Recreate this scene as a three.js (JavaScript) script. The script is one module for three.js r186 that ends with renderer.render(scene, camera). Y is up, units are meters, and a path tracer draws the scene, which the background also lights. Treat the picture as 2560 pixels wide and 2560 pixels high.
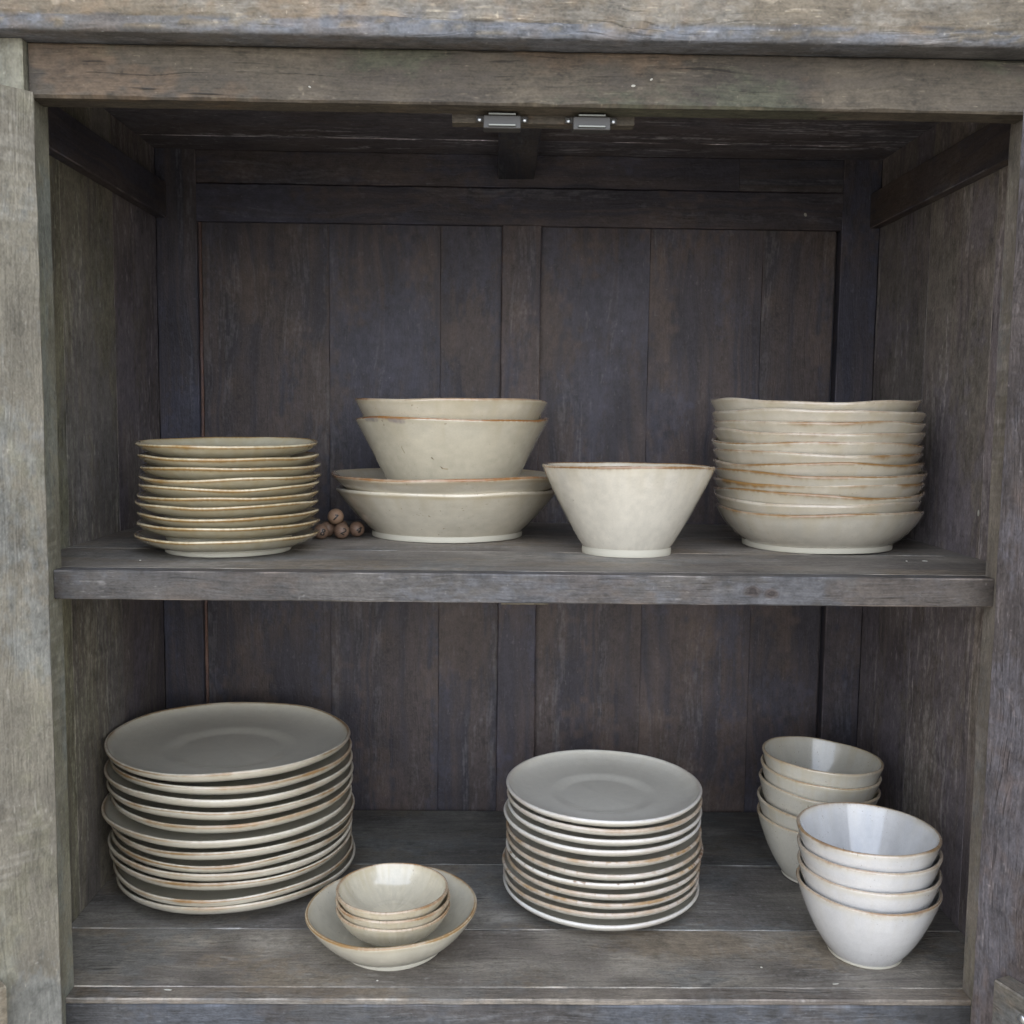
import * as THREE from 'three';
import { RoundedBoxGeometry } from 'three/addons/geometries/RoundedBoxGeometry.js';
import { mergeGeometries } from 'three/addons/utils/BufferGeometryUtils.js';

// ---------------------------------------------------------------- camera, sky, sun, exposure
const scene = new THREE.Scene();
const camera = new THREE.PerspectiveCamera(53.49, 1, 0.05, 400);
camera.position.set(-0.03225, 0.58817, 0.95125);
camera.rotation.order = 'YXZ';
camera.rotation.set(-0.09335, -0.01676, 0.01204);
camera.updateMatrixWorld();

function makeSky() {                                   // summer sky: blue, paler towards the horizon, with thin bright cloud
  const W = 512, H = 256, d = new Float32Array(W * H * 4), s = SUN.clone().normalize();
  for (let j = 0; j < H; j++) for (let i = 0; i < W; i++) {
    const el = ((j + 0.5) / H - 0.5) * Math.PI, az = ((i + 0.5) / W - 0.5) * 2 * Math.PI;
    const x = Math.cos(el) * Math.cos(az), y = Math.sin(el), z = Math.cos(el) * Math.sin(az);
    const up = Math.max(y, 0), c = Math.max(0, x * s.x + y * s.y + z * s.z), hz = Math.pow(1 - up, 2);
    const cl = Math.max(0, Math.min(1, 0.45 + 0.4 * Math.sin(x * 5.1 + z * 3.3 + 1) * Math.sin(z * 4.2 - x * 2.7 + y * 5) + 0.25 * Math.sin(x * 13 + y * 9) * Math.sin(z * 11 - 2)));
    const glow = 0.5 * Math.pow(c, 8), o = (j * W + i) * 4;
    d[o] = 3.0 * (0.34 + 0.55 * hz + 0.4 * cl) + glow; d[o + 1] = 3.0 * (0.46 + 0.5 * hz + 0.34 * cl) + glow * 0.95; d[o + 2] = 3.0 * (0.7 + 0.38 * hz + 0.22 * cl) + glow * 0.85; d[o + 3] = 1;
  }
  const t = new THREE.DataTexture(d, W, H, THREE.RGBAFormat, THREE.FloatType);
  t.mapping = THREE.EquirectangularReflectionMapping; t.magFilter = THREE.LinearFilter; t.minFilter = THREE.LinearFilter; t.needsUpdate = true;
  return t;
}
const SUN = new THREE.Vector3(0.25, 1.5, 0.12);         // nearly overhead: the cabinet stands in the shade of a porch, the terrace before it in full sun
const sky = makeSky();
scene.background = sky; scene.environment = sky;
const sun = new THREE.DirectionalLight(new THREE.Color(1, 0.955, 0.89), 4.2);
sun.position.copy(SUN).normalize().multiplyScalar(9); sun.target.position.set(0, 0.4, -0.2);
sun.castShadow = true; sun.shadow.radius = 2; sun.shadow.mapSize.set(2048, 2048);
Object.assign(sun.shadow.camera, { left: -6, right: 6, top: 6, bottom: -6, near: 0.5, far: 20 });
scene.add(sun, sun.target);

const renderer = new THREE.WebGLRenderer({ antialias: true });
renderer.setSize(1024, 1024);
renderer.toneMapping = THREE.LinearToneMapping;
renderer.toneMappingExposure = 1.36;
renderer.shadowMap.enabled = true;

// ---------------------------------------------------------------- random numbers and noise
const rng = (seed) => () => { seed = (seed + 0x6d2b79f5) | 0; let t = Math.imul(seed ^ (seed >>> 15), 1 | seed); t = (t + Math.imul(t ^ (t >>> 7), 61 | t)) ^ t; return ((t ^ (t >>> 14)) >>> 0) / 4294967296; };
const clamp = (x, a = 0, b = 1) => Math.min(b, Math.max(a, x));
const smooth = (a, b, x) => { const t = clamp((x - a) / (b - a)); return t * t * (3 - 2 * t); };
const mix = (a, b, t) => a + (b - a) * t;
const mix3 = (a, b, t) => [mix(a[0], b[0], t), mix(a[1], b[1], t), mix(a[2], b[2], t)];
function lattice(nx, ny, seed) {                       // value noise that repeats after one tile; called with 0..1 coordinates
  const r = rng(seed), g = new Float32Array(nx * ny); for (let i = 0; i < g.length; i++) g[i] = r();
  return (u, v) => {
    let x = u * nx, y = v * ny; const xf = Math.floor(x), yf = Math.floor(y); x -= xf; y -= yf;
    const x0 = ((xf % nx) + nx) % nx, y0 = ((yf % ny) + ny) % ny, x1 = (x0 + 1) % nx, y1 = (y0 + 1) % ny;
    const a = x * x * (3 - 2 * x), b = y * y * (3 - 2 * y);
    const p = g[y0 * nx + x0], q = g[y0 * nx + x1], s = g[y1 * nx + x0], t = g[y1 * nx + x1];
    return p + (q - p) * a + (s - p + (p - q - s + t) * a) * b;
  };
}
const srgb = (x) => { x = clamp(x); return Math.round(255 * (x <= 0.0031308 ? 12.92 * x : 1.055 * Math.pow(x, 1 / 2.4) - 0.055)); };
function texture(data, W, H, color) {
  const t = new THREE.DataTexture(data, W, H, THREE.RGBAFormat);
  t.wrapS = t.wrapT = THREE.RepeatWrapping; t.magFilter = THREE.LinearFilter; t.minFilter = THREE.LinearMipmapLinearFilter; t.generateMipmaps = true; t.anisotropy = 8;
  if (color) t.colorSpace = THREE.SRGBColorSpace; t.needsUpdate = true; return t;
}

// ---------------------------------------------------------------- weathered wood: a tile of 1.2 m along the grain by 0.3 m across
const TU = 1.2, TV = 0.3;
function wood(seed, o) {
  const W = 1536, H = 512, col = new Uint8Array(W * H * 4), bmp = new Uint8Array(W * H * 4);
  const n = (nx, ny, k) => lattice(nx, ny, seed * 97 + k);
  const fibre = n(60, 230, 1), band = n(6, 30, 3), blot = n(11, 5, 4), blot2 = n(30, 12, 5), blot3 = n(110, 44, 6), blot4 = n(300, 110, 19), warp = n(7, 5, 7), warp2 = n(26, 14, 8), hueA = n(8, 4, 20), hueB = n(18, 8, 21),
    saw = n(300, 8, 9), sawMask = n(10, 7, 10), scuff = n(60, 70, 11), scuffMask = n(8, 9, 12), crack = n(26, 190, 13), crackMask = n(12, 12, 14), grit = n(760, 260, 15), rub = n(120, 110, 17), streak = n(5, 60, 18), chip = n(260, 120, 22);
  for (let j = 0; j < H; j++) for (let i = 0; i < W; i++) {
    const u = i / W, v0 = j / H, v = v0 + 0.06 * (warp(u, v0) - 0.5) + 0.02 * (warp2(u, v0) - 0.5);
    const f = fibre(u, v), g = grit(u, v0), b = 0.6 * band(u, v) + 0.4 * streak(u, v), b2 = blot2(u, v0), b3 = blot3(u, v0), b4 = blot4(u, v);
    const p1 = blot(u, v0) * 0.4 + b2 * 0.3 + b3 * 0.2 + b4 * 0.1, p2 = hueA(u, v0) * 0.45 + hueB(u, v0) * 0.3 + blot3(u + 0.5, v0 + 0.3) * 0.15 + blot4(u + 0.3, v0 + 0.4) * 0.1, p3 = hueA(u + 0.37, v0 + 0.51) * 0.45 + hueB(u + 0.41, v0 + 0.13) * 0.35 + blot3(u + 0.2, v0 + 0.7) * 0.2;
    let c = mix3(o.a, o.b, smooth(0.33, 0.66, p1 * (1 - (o.bandMix ?? 0.25)) + b * (o.bandMix ?? 0.25)));
    c = mix3(c, o.c, smooth(0.48, 0.66, p2) * (o.cAmt ?? 0.7));
    if (o.d) c = mix3(c, o.d, smooth(0.52, 0.68, p3) * (o.dAmt ?? 0.6));
    let k = 1 + (o.fibre ?? 0.3) * (f - 0.5) + (o.grit ?? 0.3) * (g - 0.5) + (o.band ?? 0.2) * (b - 0.5) + (o.mottle ?? 0.4) * (b3 - 0.5) + (o.mottle ?? 0.4) * 0.8 * (b4 - 0.5) + 0.3 * (blot2(u + 0.7, v) - 0.5);
    const sm = (o.saw ?? 0) * smooth(0.45, 0.75, sawMask(u, v0)) * smooth(0.45, 0.8, saw(u + 0.0015 * band(u, v), v));
    const sc = (o.scuff ?? 0.5) * smooth(0.56, 0.8, scuffMask(u, v0) * 0.6 + streak(u, v) * 0.4) * smooth(0.4, 0.75, scuff(u, v) * 0.5 + f * 0.3 + b4 * 0.2);
    const ru = (o.rub ?? 0.4) * smooth(0.8, 0.95, rub(u, v0)) * smooth(0.5, 0.7, blot2(u + 0.1, v0 + 0.6));
    const ck = chip(u, v0), cp = ck > 0.93 ? (o.chip ?? 0.5) * smooth(0.93, 0.985, ck) : 0;
    const cr = (o.crack ?? 0.6) * smooth(0.84, 0.93, crack(u, v)) * smooth(0.45, 0.7, crackMask(u, v0));
    c = mix3(c, o.light, clamp(sm * 0.5 + sc + ru + cp));
    k *= 1 - 0.62 * cr;
    for (const [ku, kv, kr] of o.knots ?? []) {           // a knot: dark heart, rings, the grain swept round it
      const x = (u - ku) * TU, y = (v0 - kv) * TV, e = Math.hypot(x * 0.8, y) / kr + 0.35 * (b4 - 0.5);
      if (e < 2.2) { k *= 1 - 0.5 * smooth(1, 0.35, e) - 0.22 * smooth(2.1, 0.9, e) * (0.5 + 0.5 * Math.sin(e * 15 + b3 * 3)); c = mix3(c, [0.075, 0.045, 0.03], 0.6 * smooth(1.5, 0.4, e)); }
    }
    const q = (j * W + i) * 4;
    col[q] = srgb(c[0] * k); col[q + 1] = srgb(c[1] * k); col[q + 2] = srgb(c[2] * k); col[q + 3] = 255;
    const h = 0.5 + 0.26 * (f - 0.5) + 0.2 * (g - 0.5) + 0.16 * (b - 0.5) - 0.4 * cr + 0.2 * sm + 0.2 * (b4 - 0.5) + 0.12 * (b3 - 0.5);
    bmp[q] = bmp[q + 1] = bmp[q + 2] = Math.round(255 * clamp(h)); bmp[q + 3] = 255;
  }
  const m = new THREE.MeshStandardMaterial({ map: texture(col, W, H, true), bumpMap: texture(bmp, W, H), bumpScale: o.bump ?? 0.0012, roughness: o.rough ?? 0.72, metalness: 0, vertexColors: true });
  m.name = o.name; return m;
}
const M = {
  weathered: wood(3, { name: 'weathered_wood', crack: 1, knots: [[0.33, 0.5, 0.004], [0.7, 0.3, 0.003]], a: [0.092, 0.074, 0.052], b: [0.054, 0.044, 0.034], c: [0.074, 0.074, 0.047], cAmt: 0.8, d: [0.118, 0.08, 0.05], dAmt: 0.7, light: [0.2, 0.165, 0.115], scuff: 0.14, mottle: 0.45, grit: 0.35, bump: 0.0014, rough: 0.8 }),
  pale: wood(5, { name: 'pale_weathered_wood', a: [0.21, 0.193, 0.155], b: [0.145, 0.132, 0.107], c: [0.175, 0.178, 0.168], cAmt: 0.8, d: [0.185, 0.175, 0.125], dAmt: 0.5, light: [0.31, 0.295, 0.26], saw: 0.65, scuff: 0.08, fibre: 0.13, band: 0.08, bandMix: 0.1, mottle: 0.4, crack: 0.3, bump: 0.0011, rough: 0.8 }),
  ash: wood(7, { name: 'ash_grey_wood', knots: [[0.62, 0.215, 0.006], [0.635, 0.222, 0.005], [0.2, 0.6, 0.007]], a: [0.088, 0.081, 0.074], b: [0.054, 0.05, 0.047], c: [0.09, 0.091, 0.097], cAmt: 0.8, d: [0.09, 0.07, 0.055], dAmt: 0.45, light: [0.2, 0.19, 0.18], scuff: 0.3, mottle: 0.42, grit: 0.35, crack: 0.7, bump: 0.0014, rough: 0.75 }),
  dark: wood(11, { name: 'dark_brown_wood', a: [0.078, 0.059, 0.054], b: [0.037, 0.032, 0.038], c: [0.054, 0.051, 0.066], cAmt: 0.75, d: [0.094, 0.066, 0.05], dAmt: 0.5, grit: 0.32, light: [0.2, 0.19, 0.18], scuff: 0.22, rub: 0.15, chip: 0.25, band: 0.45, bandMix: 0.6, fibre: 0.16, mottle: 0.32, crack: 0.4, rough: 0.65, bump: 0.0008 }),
  flank: wood(13, { name: 'stained_side_wood', a: [0.136, 0.118, 0.1], b: [0.068, 0.059, 0.058], c: [0.122, 0.113, 0.09], cAmt: 0.6, d: [0.11, 0.1, 0.108], light: [0.27, 0.252, 0.23], scuff: 0.42, chip: 0.3, band: 0.6, bandMix: 0.6, fibre: 0.14, mottle: 0.42, grit: 0.35, rough: 0.68, bump: 0.001 }),
  ceiling: wood(19, { name: 'scuffed_ceiling_wood', a: [0.12, 0.1, 0.1], b: [0.085, 0.073, 0.08], c: [0.115, 0.108, 0.125], light: [0.4, 0.38, 0.4], scuff: 0.9, band: 0.4, bandMix: 0.4, mottle: 0.4, rough: 0.7, bump: 0.0008 }),
  boards: wood(17, { name: 'worn_shelf_wood', a: [0.235, 0.212, 0.178], b: [0.125, 0.11, 0.096], c: [0.19, 0.152, 0.108], cAmt: 0.7, d: [0.165, 0.166, 0.158], light: [0.28, 0.27, 0.25], scuff: 0.3, saw: 0.3, mottle: 0.42, grit: 0.35, crack: 0.9, rough: 0.58, bump: 0.001 }),
};

// a board: an eight-cornered bar along one axis with slightly wandering, worn arrises; uv in tiles of the wood
let boardSeed = 100;
function board(axis, lo, hi, o = {}) {
  const r = rng(boardSeed += 17), L = { x: 0, y: 1, z: 2 }[axis], A = (L + 1) % 3, B = (L + 2) % 3;
  const len = hi[L] - lo[L], wa = hi[A] - lo[A], wb = hi[B] - lo[B], n = Math.max(4, Math.round(len / 0.012));
  const ch = o.ch ?? 0.0013, tint = o.tint ?? [1, 1, 1], worn = o.worn ?? 0.5, wob = o.wob ?? 0.0003;
  const knots = (a) => { const k = Math.ceil(len / 0.03) + 3, g = Array.from({ length: k }, r), h = Array.from({ length: k * 3 }, r); return (s) => { const x = s / 0.03, i = Math.floor(x), f = x - i, y = s / 0.01, j = Math.floor(y) % (k * 3 - 1), e = y - Math.floor(y); return a * (0.65 * mix(g[i], g[i + 1], f * f * (3 - 2 * f)) + 0.35 * mix(h[j], h[j + 1], e)); }; };
  const cs = [0, 1, 2, 3].map(() => knots(1)), wn = [0, 1, 2, 3].map(() => knots(1)), wa_ = knots(2), wb_ = knots(2);
  const uo = o.uo ?? r(), vo = o.vo ?? r(), P = [], N = [], U = [], C = [], I = [];
  const ring = (s) => {
    const da = (wa_(s) - 1) * wob, db = (wb_(s) - 1) * wob, a0 = lo[A] + da, a1 = hi[A] + da, b0 = lo[B] + db, b1 = hi[B] + db;
    const c = cs.map((f) => ch * (0.5 + f(s)));
    return [[a0 + c[0], b0], [a1 - c[1], b0], [a1, b0 + c[1]], [a1, b1 - c[2]], [a1 - c[2], b1], [a0 + c[3], b1], [a0, b1 - c[3]], [a0, b0 + c[0]]];
  };
  const put = (s, q, u, v, col) => { const p = [0, 0, 0]; p[L] = lo[L] + s; p[A] = q[0]; p[B] = q[1]; P.push(...p); U.push(u, v); C.push(...col); return P.length / 3 - 1; };
  const per = [0, wa, wa, wa + wb, wa + wb, 2 * wa + wb, 2 * wa + wb, 2 * wa + 2 * wb, 2 * wa + 2 * wb];
  for (let e = 0; e < 8; e++) {
    const edge = e % 2 === 1, base = P.length / 3, ci = [0, 1, 1, 2, 2, 3, 3, 0][e];
    for (let i = 0; i <= n; i++) {
      const s = len * i / n, R = ring(s), w = edge ? 1 + worn * (smooth(0.25, 0.8, wn[ci](s)) * 1.5 - 0.15) : 1, col = tint.map((t) => t * w);
      put(s, R[e], s / TU + uo, per[e] / TV + vo, col); put(s, R[(e + 1) % 8], s / TU + uo, per[e + 1] / TV + vo + (edge ? 0.006 : 0), col);
    }
    for (let i = 0; i < n; i++) { const a = base + i * 2; I.push(a, a + 1, a + 2, a + 1, a + 3, a + 2); }
  }
  for (const s of [0, len]) {                          // end grain
    const R = ring(s), c0 = put(s, [(lo[A] + hi[A]) / 2, (lo[B] + hi[B]) / 2], uo + wa / 2 / TU, vo + wb / 2 / TV, tint.map((t) => t * 0.85)), k = R.map((q) => put(s, q, uo + (q[0] - lo[A]) / TU, vo + (q[1] - lo[B]) / TV, tint.map((t) => t * 0.85)));
    for (let e = 0; e < 8; e++) s ? I.push(c0, k[e], k[(e + 1) % 8]) : I.push(c0, k[(e + 1) % 8], k[e]);
  }
  // winding: ring runs a then b, which is counter-clockwise seen from +axis, so reverse the sides
  const sides = 8 * n * 6; for (let i = 0; i < sides; i += 3) { const t = I[i + 1]; I[i + 1] = I[i + 2]; I[i + 2] = t; }
  const g = new THREE.BufferGeometry();
  g.setAttribute('position', new THREE.Float32BufferAttribute(P, 3)); g.setAttribute('uv', new THREE.Float32BufferAttribute(U, 2)); g.setAttribute('color', new THREE.Float32BufferAttribute(C, 3));
  g.setIndex(I); g.computeVertexNormals();
  return g;
}
function mesh(name, g, m, parent) { const o = new THREE.Mesh(g, m); o.name = name; o.castShadow = o.receiveShadow = true; if (parent) parent.add(o); return o; }
const taken = {};
function numbered(name) { const k = taken[name] = (taken[name] ?? -1) + 1; return k ? name + '_' + String(k).padStart(3, '0') : name; }
function thing(name, label, category, group, kind) { const o = new THREE.Group(); o.name = numbered(name); o.userData = { label, category }; if (group) o.userData.group = group; if (kind) o.userData.kind = kind; scene.add(o); return o; }
const tr = rng(77);
const tints = (k = 0.12, h = 0.04) => { const b = 1 + (tr() - 0.5) * 2 * k; return [b * (1 + (tr() - 0.5) * h), b, b * (1 + (tr() - 0.5) * h * 1.6)]; };

// ---------------------------------------------------------------- the cabinet (metres; y = 0 is the lower floor, z = 0 the front of its posts)
const hw = 0.46, HS = 0.4352, D = -0.5241, WL = -0.516, WR = 0.5135, CE = 0.9577, HB = 0.8719, HT = 0.9206, T = -0.0515, G0 = -0.78;
const cab = thing('cabinet', 'weathered grey-brown wooden cupboard with open doors, holding all the stacked crockery', 'cabinet');
const B = (name, axis, lo, hi, m, o, parent = cab) => mesh(name, board(axis, lo, hi, o), m, parent);

// posts, rails and mouldings of the front
B('post', 'y', [-0.575, G0, T], [-hw, HT - 0.0005, 0], M.pale, { tint: [1.2, 1.22, 1.12], ch: 0.0016, worn: 0.35 });
B('post', 'y', [hw, G0, T], [0.575, HT - 0.0005, 0], M.pale, { tint: [1.02, 0.96, 0.97], ch: 0.0016, worn: 0.35 });
B('header_rail', 'x', [-hw + 0.0015, HB, -0.0398], [hw - 0.001, HT - 0.0005, -0.0086], M.weathered, { ch: 0.0022, worn: 0.25 });
{                                                      // moulding above: a flat face over a rounded, undercut lower edge
  const prof = [[1.03, 0.022], [0.985, 0.022], [0.95, 0.0222], [0.9368, 0.0222], [0.9354, 0.0212], [0.9330, 0.0207], [0.929, 0.0203], [0.9250, 0.0199], [0.9224, 0.0190], [HT, 0.0165], [HT, 0.0005], [HT, -0.06], [1.03, -0.06]];
  const n = 320, x0 = -0.64, x1 = 0.64, e = lattice(150, 8, 5), e2 = lattice(30, 8, 9), P = [], U = [], C = [], I = [];
  let per = 0;
  prof.forEach(([y, z], k) => {
    if (k) per += Math.hypot(y - prof[k - 1][0], z - prof[k - 1][1]);
    for (let i = 0; i <= n; i++) {
      const f = i / n, rough = k > 1 && k < 8 ? 1 : 0, dz = rough * (0.0024 * (e2(f, k / 8) - 0.5) + 0.0014 * (e(f, k / 8) - 0.5));
      P.push(mix(x0, x1, f), y + dz * 0.7, z + dz); U.push(mix(x0, x1, f) / TU + 0.31, per / TV + 0.4);
      const old = k <= 2 ? 1 : k <= 7 ? smooth(0.42, 0.58, e2(f + 0.13, k / 8) * 0.6 + e(f, k / 8) * 0.4 + [0, 0, 0, 0.35, 0.1, -0.1, -0.12, -0.25][k]) : 0; C.push(...mix3([1.75, 1.8, 1.86], [2.35, 2.08, 1.6], old));   // the face keeps its old yellowed finish, the undercut has weathered grey
    }
  });
  for (let k = 0; k < prof.length - 1; k++) for (let i = 0; i < n; i++) { const a = k * (n + 1) + i, b = a + n + 1; I.push(a, b, a + 1, a + 1, b, b + 1); }
  const g = new THREE.BufferGeometry();
  g.setAttribute('position', new THREE.Float32BufferAttribute(P, 3)); g.setAttribute('uv', new THREE.Float32BufferAttribute(U, 2)); g.setAttribute('color', new THREE.Float32BufferAttribute(C, 3)); g.setIndex(I); g.computeVertexNormals();
  mesh('cornice_moulding', g, M.ash, cab);
}
B('top_board', 'x', [-0.63, 1.0305, -0.56], [0.63, 1.06, 0.03], M.ash, {});
B('bottom_rail', 'x', [-hw + 0.0005, -0.11, -0.0498], [hw - 0.0005, -0.0062, -0.0288], M.ash, { ch: 0.0022, worn: 0.6, tint: [0.82, 0.86, 0.92] });
B('plinth_board', 'x', [-hw + 0.0005, G0 + 0.1, -0.05], [hw - 0.0005, -0.1105, -0.03], M.ash, {});

// back: frame boards standing proud of recessed planks
const F = D, PB = D - 0.009;                           // faces of frame and of planks
const dk = (lo, hi, name, axis, m = M.dark, o = {}) => B(name, axis, lo, hi, m, { tint: tints(0.1).map((x, i) => x * [0.98, 1.03, 1.13][i]), worn: 0.5, ...o });
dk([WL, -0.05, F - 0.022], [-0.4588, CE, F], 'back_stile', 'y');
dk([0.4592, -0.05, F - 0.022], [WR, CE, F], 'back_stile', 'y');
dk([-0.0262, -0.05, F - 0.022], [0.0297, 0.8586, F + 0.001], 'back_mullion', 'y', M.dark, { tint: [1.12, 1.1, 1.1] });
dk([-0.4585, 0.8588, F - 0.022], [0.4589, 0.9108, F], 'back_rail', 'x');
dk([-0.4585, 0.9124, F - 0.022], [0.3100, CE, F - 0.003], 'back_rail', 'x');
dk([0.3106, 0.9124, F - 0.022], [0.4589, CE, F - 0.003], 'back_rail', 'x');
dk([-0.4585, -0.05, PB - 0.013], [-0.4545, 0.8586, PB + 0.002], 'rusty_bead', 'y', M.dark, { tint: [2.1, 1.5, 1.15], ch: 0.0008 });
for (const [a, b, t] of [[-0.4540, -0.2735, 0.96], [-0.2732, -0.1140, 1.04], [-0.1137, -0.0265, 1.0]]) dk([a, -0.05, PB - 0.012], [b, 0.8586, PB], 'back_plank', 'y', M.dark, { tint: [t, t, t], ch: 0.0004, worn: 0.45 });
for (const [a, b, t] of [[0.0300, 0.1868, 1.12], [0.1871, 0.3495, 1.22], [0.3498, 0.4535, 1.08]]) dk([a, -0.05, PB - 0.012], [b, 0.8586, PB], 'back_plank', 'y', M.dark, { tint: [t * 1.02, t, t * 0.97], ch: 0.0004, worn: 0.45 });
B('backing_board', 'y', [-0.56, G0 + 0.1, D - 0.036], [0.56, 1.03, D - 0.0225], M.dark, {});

// sides
for (const [a, b, t] of [[D + 0.0003, -0.361, [1.28, 1.22, 1.28]], [-0.3607, -0.205, [1.65, 1.65, 1.46]], [-0.2047, T - 0.0003, [1.71, 1.77, 1.4]]]) B('side_plank', 'y', [WL - 0.014, -0.05, a], [WL, CE, b], M.flank, { tint: t, ch: 0.0004, worn: 0.45 });
for (const [a, b, t] of [[D + 0.0003, -0.35, [1.4, 1.34, 1.4]], [-0.3497, -0.177, [1.71, 1.63, 1.63]], [-0.1767, T - 0.0003, [1.83, 1.73, 1.71]]]) B('side_plank', 'y', [WR, -0.05, a], [WR + 0.014, CE, b], M.flank, { tint: t, ch: 0.0004, worn: 0.45 });
B('outer_side_board', 'y', [-0.545, G0 + 0.1, D - 0.02], [WL - 0.0145, 1.03, T - 0.0005], M.flank, {});
B('outer_side_board', 'y', [WR + 0.0145, G0 + 0.1, D - 0.02], [0.545, 1.03, T - 0.0005], M.flank, {});
B('side_rail', 'z', [WL + 0.0002, 0.862, D + 0.001], [-0.5005, 0.911, T - 0.0005], M.dark, { tint: [1.15, 1.2, 1.25], ch: 0.0011, worn: 0.9 });
B('side_rail', 'z', [0.4985, 0.862, D + 0.001], [WR - 0.0002, 0.911, T - 0.0005], M.dark, { tint: [1.15, 1.15, 1.1], ch: 0.0011, worn: 0.9 });

// ceiling
for (const [a, b] of [[D - 0.02, -0.4555], [-0.4552, -0.331], [-0.3307, -0.19], [-0.1897, -0.0405]]) B('ceiling_plank', 'x', [WL, CE, a], [WR, CE + 0.014, b], M.ceiling, { tint: tints(0.12), ch: 0.0016, worn: 2.5 });
B('ceiling_joist', 'z', [-0.0327, 0.9232, D + 0.0005], [0.0180, CE - 0.0005, -0.0560], M.dark, { tint: [0.8, 0.92, 0.98], ch: 0.001, worn: 0.3 });

// middle shelf: nosing between the posts, boards behind
const shelf = new THREE.Group(); shelf.name = 'shelf'; cab.add(shelf);
B('shelf_nosing', 'x', [-hw + 0.0008, HS - 0.0285, -0.0515], [hw - 0.0008, HS, -0.0300], M.ash, { ch: 0.0012, worn: 1.1, tint: [1.02, 0.99, 0.965], uo: 0.053, vo: 0.0 }, shelf);
for (const [a, b, t] of [[-0.1970, -0.0518, [0.98, 0.97, 0.97]], [-0.3600, -0.1973, [1, 0.98, 0.98]], [D + 0.0005, -0.3603, [0.92, 0.92, 0.94]]]) B('shelf_board', 'x', [WL + 0.0006, HS - 0.022, a], [WR - 0.0006, HS - 0.0002, b], M.boards, { tint: t, ch: 0.0009, worn: 0.8 }, shelf);
B('shelf_bearer', 'x', [-0.025, HS - 0.0345, -0.068], [0.022, HS - 0.0225, -0.0535], M.pale, { tint: [0.8, 0.74, 0.64] }, shelf);

// lower floor boards
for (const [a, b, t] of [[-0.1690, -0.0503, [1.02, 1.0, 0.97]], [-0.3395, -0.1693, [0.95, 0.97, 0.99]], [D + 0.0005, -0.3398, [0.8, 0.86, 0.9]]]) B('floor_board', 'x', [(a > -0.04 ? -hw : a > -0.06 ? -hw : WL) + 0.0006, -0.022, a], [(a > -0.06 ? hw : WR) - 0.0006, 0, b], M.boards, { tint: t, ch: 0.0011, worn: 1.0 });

B('floor_nosing', 'x', [-hw + 0.0006, -0.0060, -0.0500], [hw - 0.0006, 0, -0.0282], M.boards, { tint: [0.92, 0.87, 0.83], ch: 0.0012, worn: 0.6 });

// batten with two magnetic catches
const strip = B('catch_batten', 'x', [-0.0767, 0.8645, -0.0560], [0.0960, 0.9, -0.0402], M.weathered, { tint: [1.05, 1.08, 1.12], ch: 0.0006 });
const steel = new THREE.MeshStandardMaterial({ name: 'bright_steel', color: 0x74746e, metalness: 1, roughness: 0.42 });
const zinc = new THREE.MeshStandardMaterial({ name: 'zinc', color: new THREE.Color(0.55, 0.57, 0.58), metalness: 1, roughness: 0.35 });
const plastic = new THREE.MeshPhysicalMaterial({ name: 'grey_plastic', color: new THREE.Color(0.055, 0.051, 0.046), roughness: 0.5 });
void strip;
function screw(parent, x, y, z, r, turn = 0) {
  const g = new THREE.LatheGeometry([[0, 0.35], [0.35, 0.35], [0.75, 0.25], [0.95, 0.1], [1, 0]].map(([a, b]) => new THREE.Vector2(a * r, b * r)), 20); g.rotateX(Math.PI / 2);
  const s = mesh('screw', g, zinc, parent); s.position.set(x, y, z);
  return s;
}
function catchMount(x) {
  const t = new THREE.Group(); t.name = 'magnetic_catch'; t.position.set(x, 0.8640, -0.0400); cab.add(t);
  const body = new RoundedBoxGeometry(0.0352, 0.0122, 0.0140, 3, 0.0012); body.translate(0, -0.0020, 0.0072);
  const ears = new RoundedBoxGeometry(0.0490, 0.0058, 0.0030, 2, 0.0008); ears.translate(0, 0.0035, 0.0017);
  mesh('catch_housing', mergeGeometries([body, ears].map((g) => { g.clearGroups(); return g; })), plastic, t);
  for (const y of [0.0048, -0.0052]) { const g = new RoundedBoxGeometry(0.0255, 0.0019, 0.0160, 2, 0.0004); g.translate(0, y, 0.0080); mesh('steel_plate', g, steel, t); }
  for (const s of [-1, 1]) screw(t, s * 0.0210, 0.0030, 0.0031, 0.0021);
}
catchMount(-0.0294); catchMount(0.0544);

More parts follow.
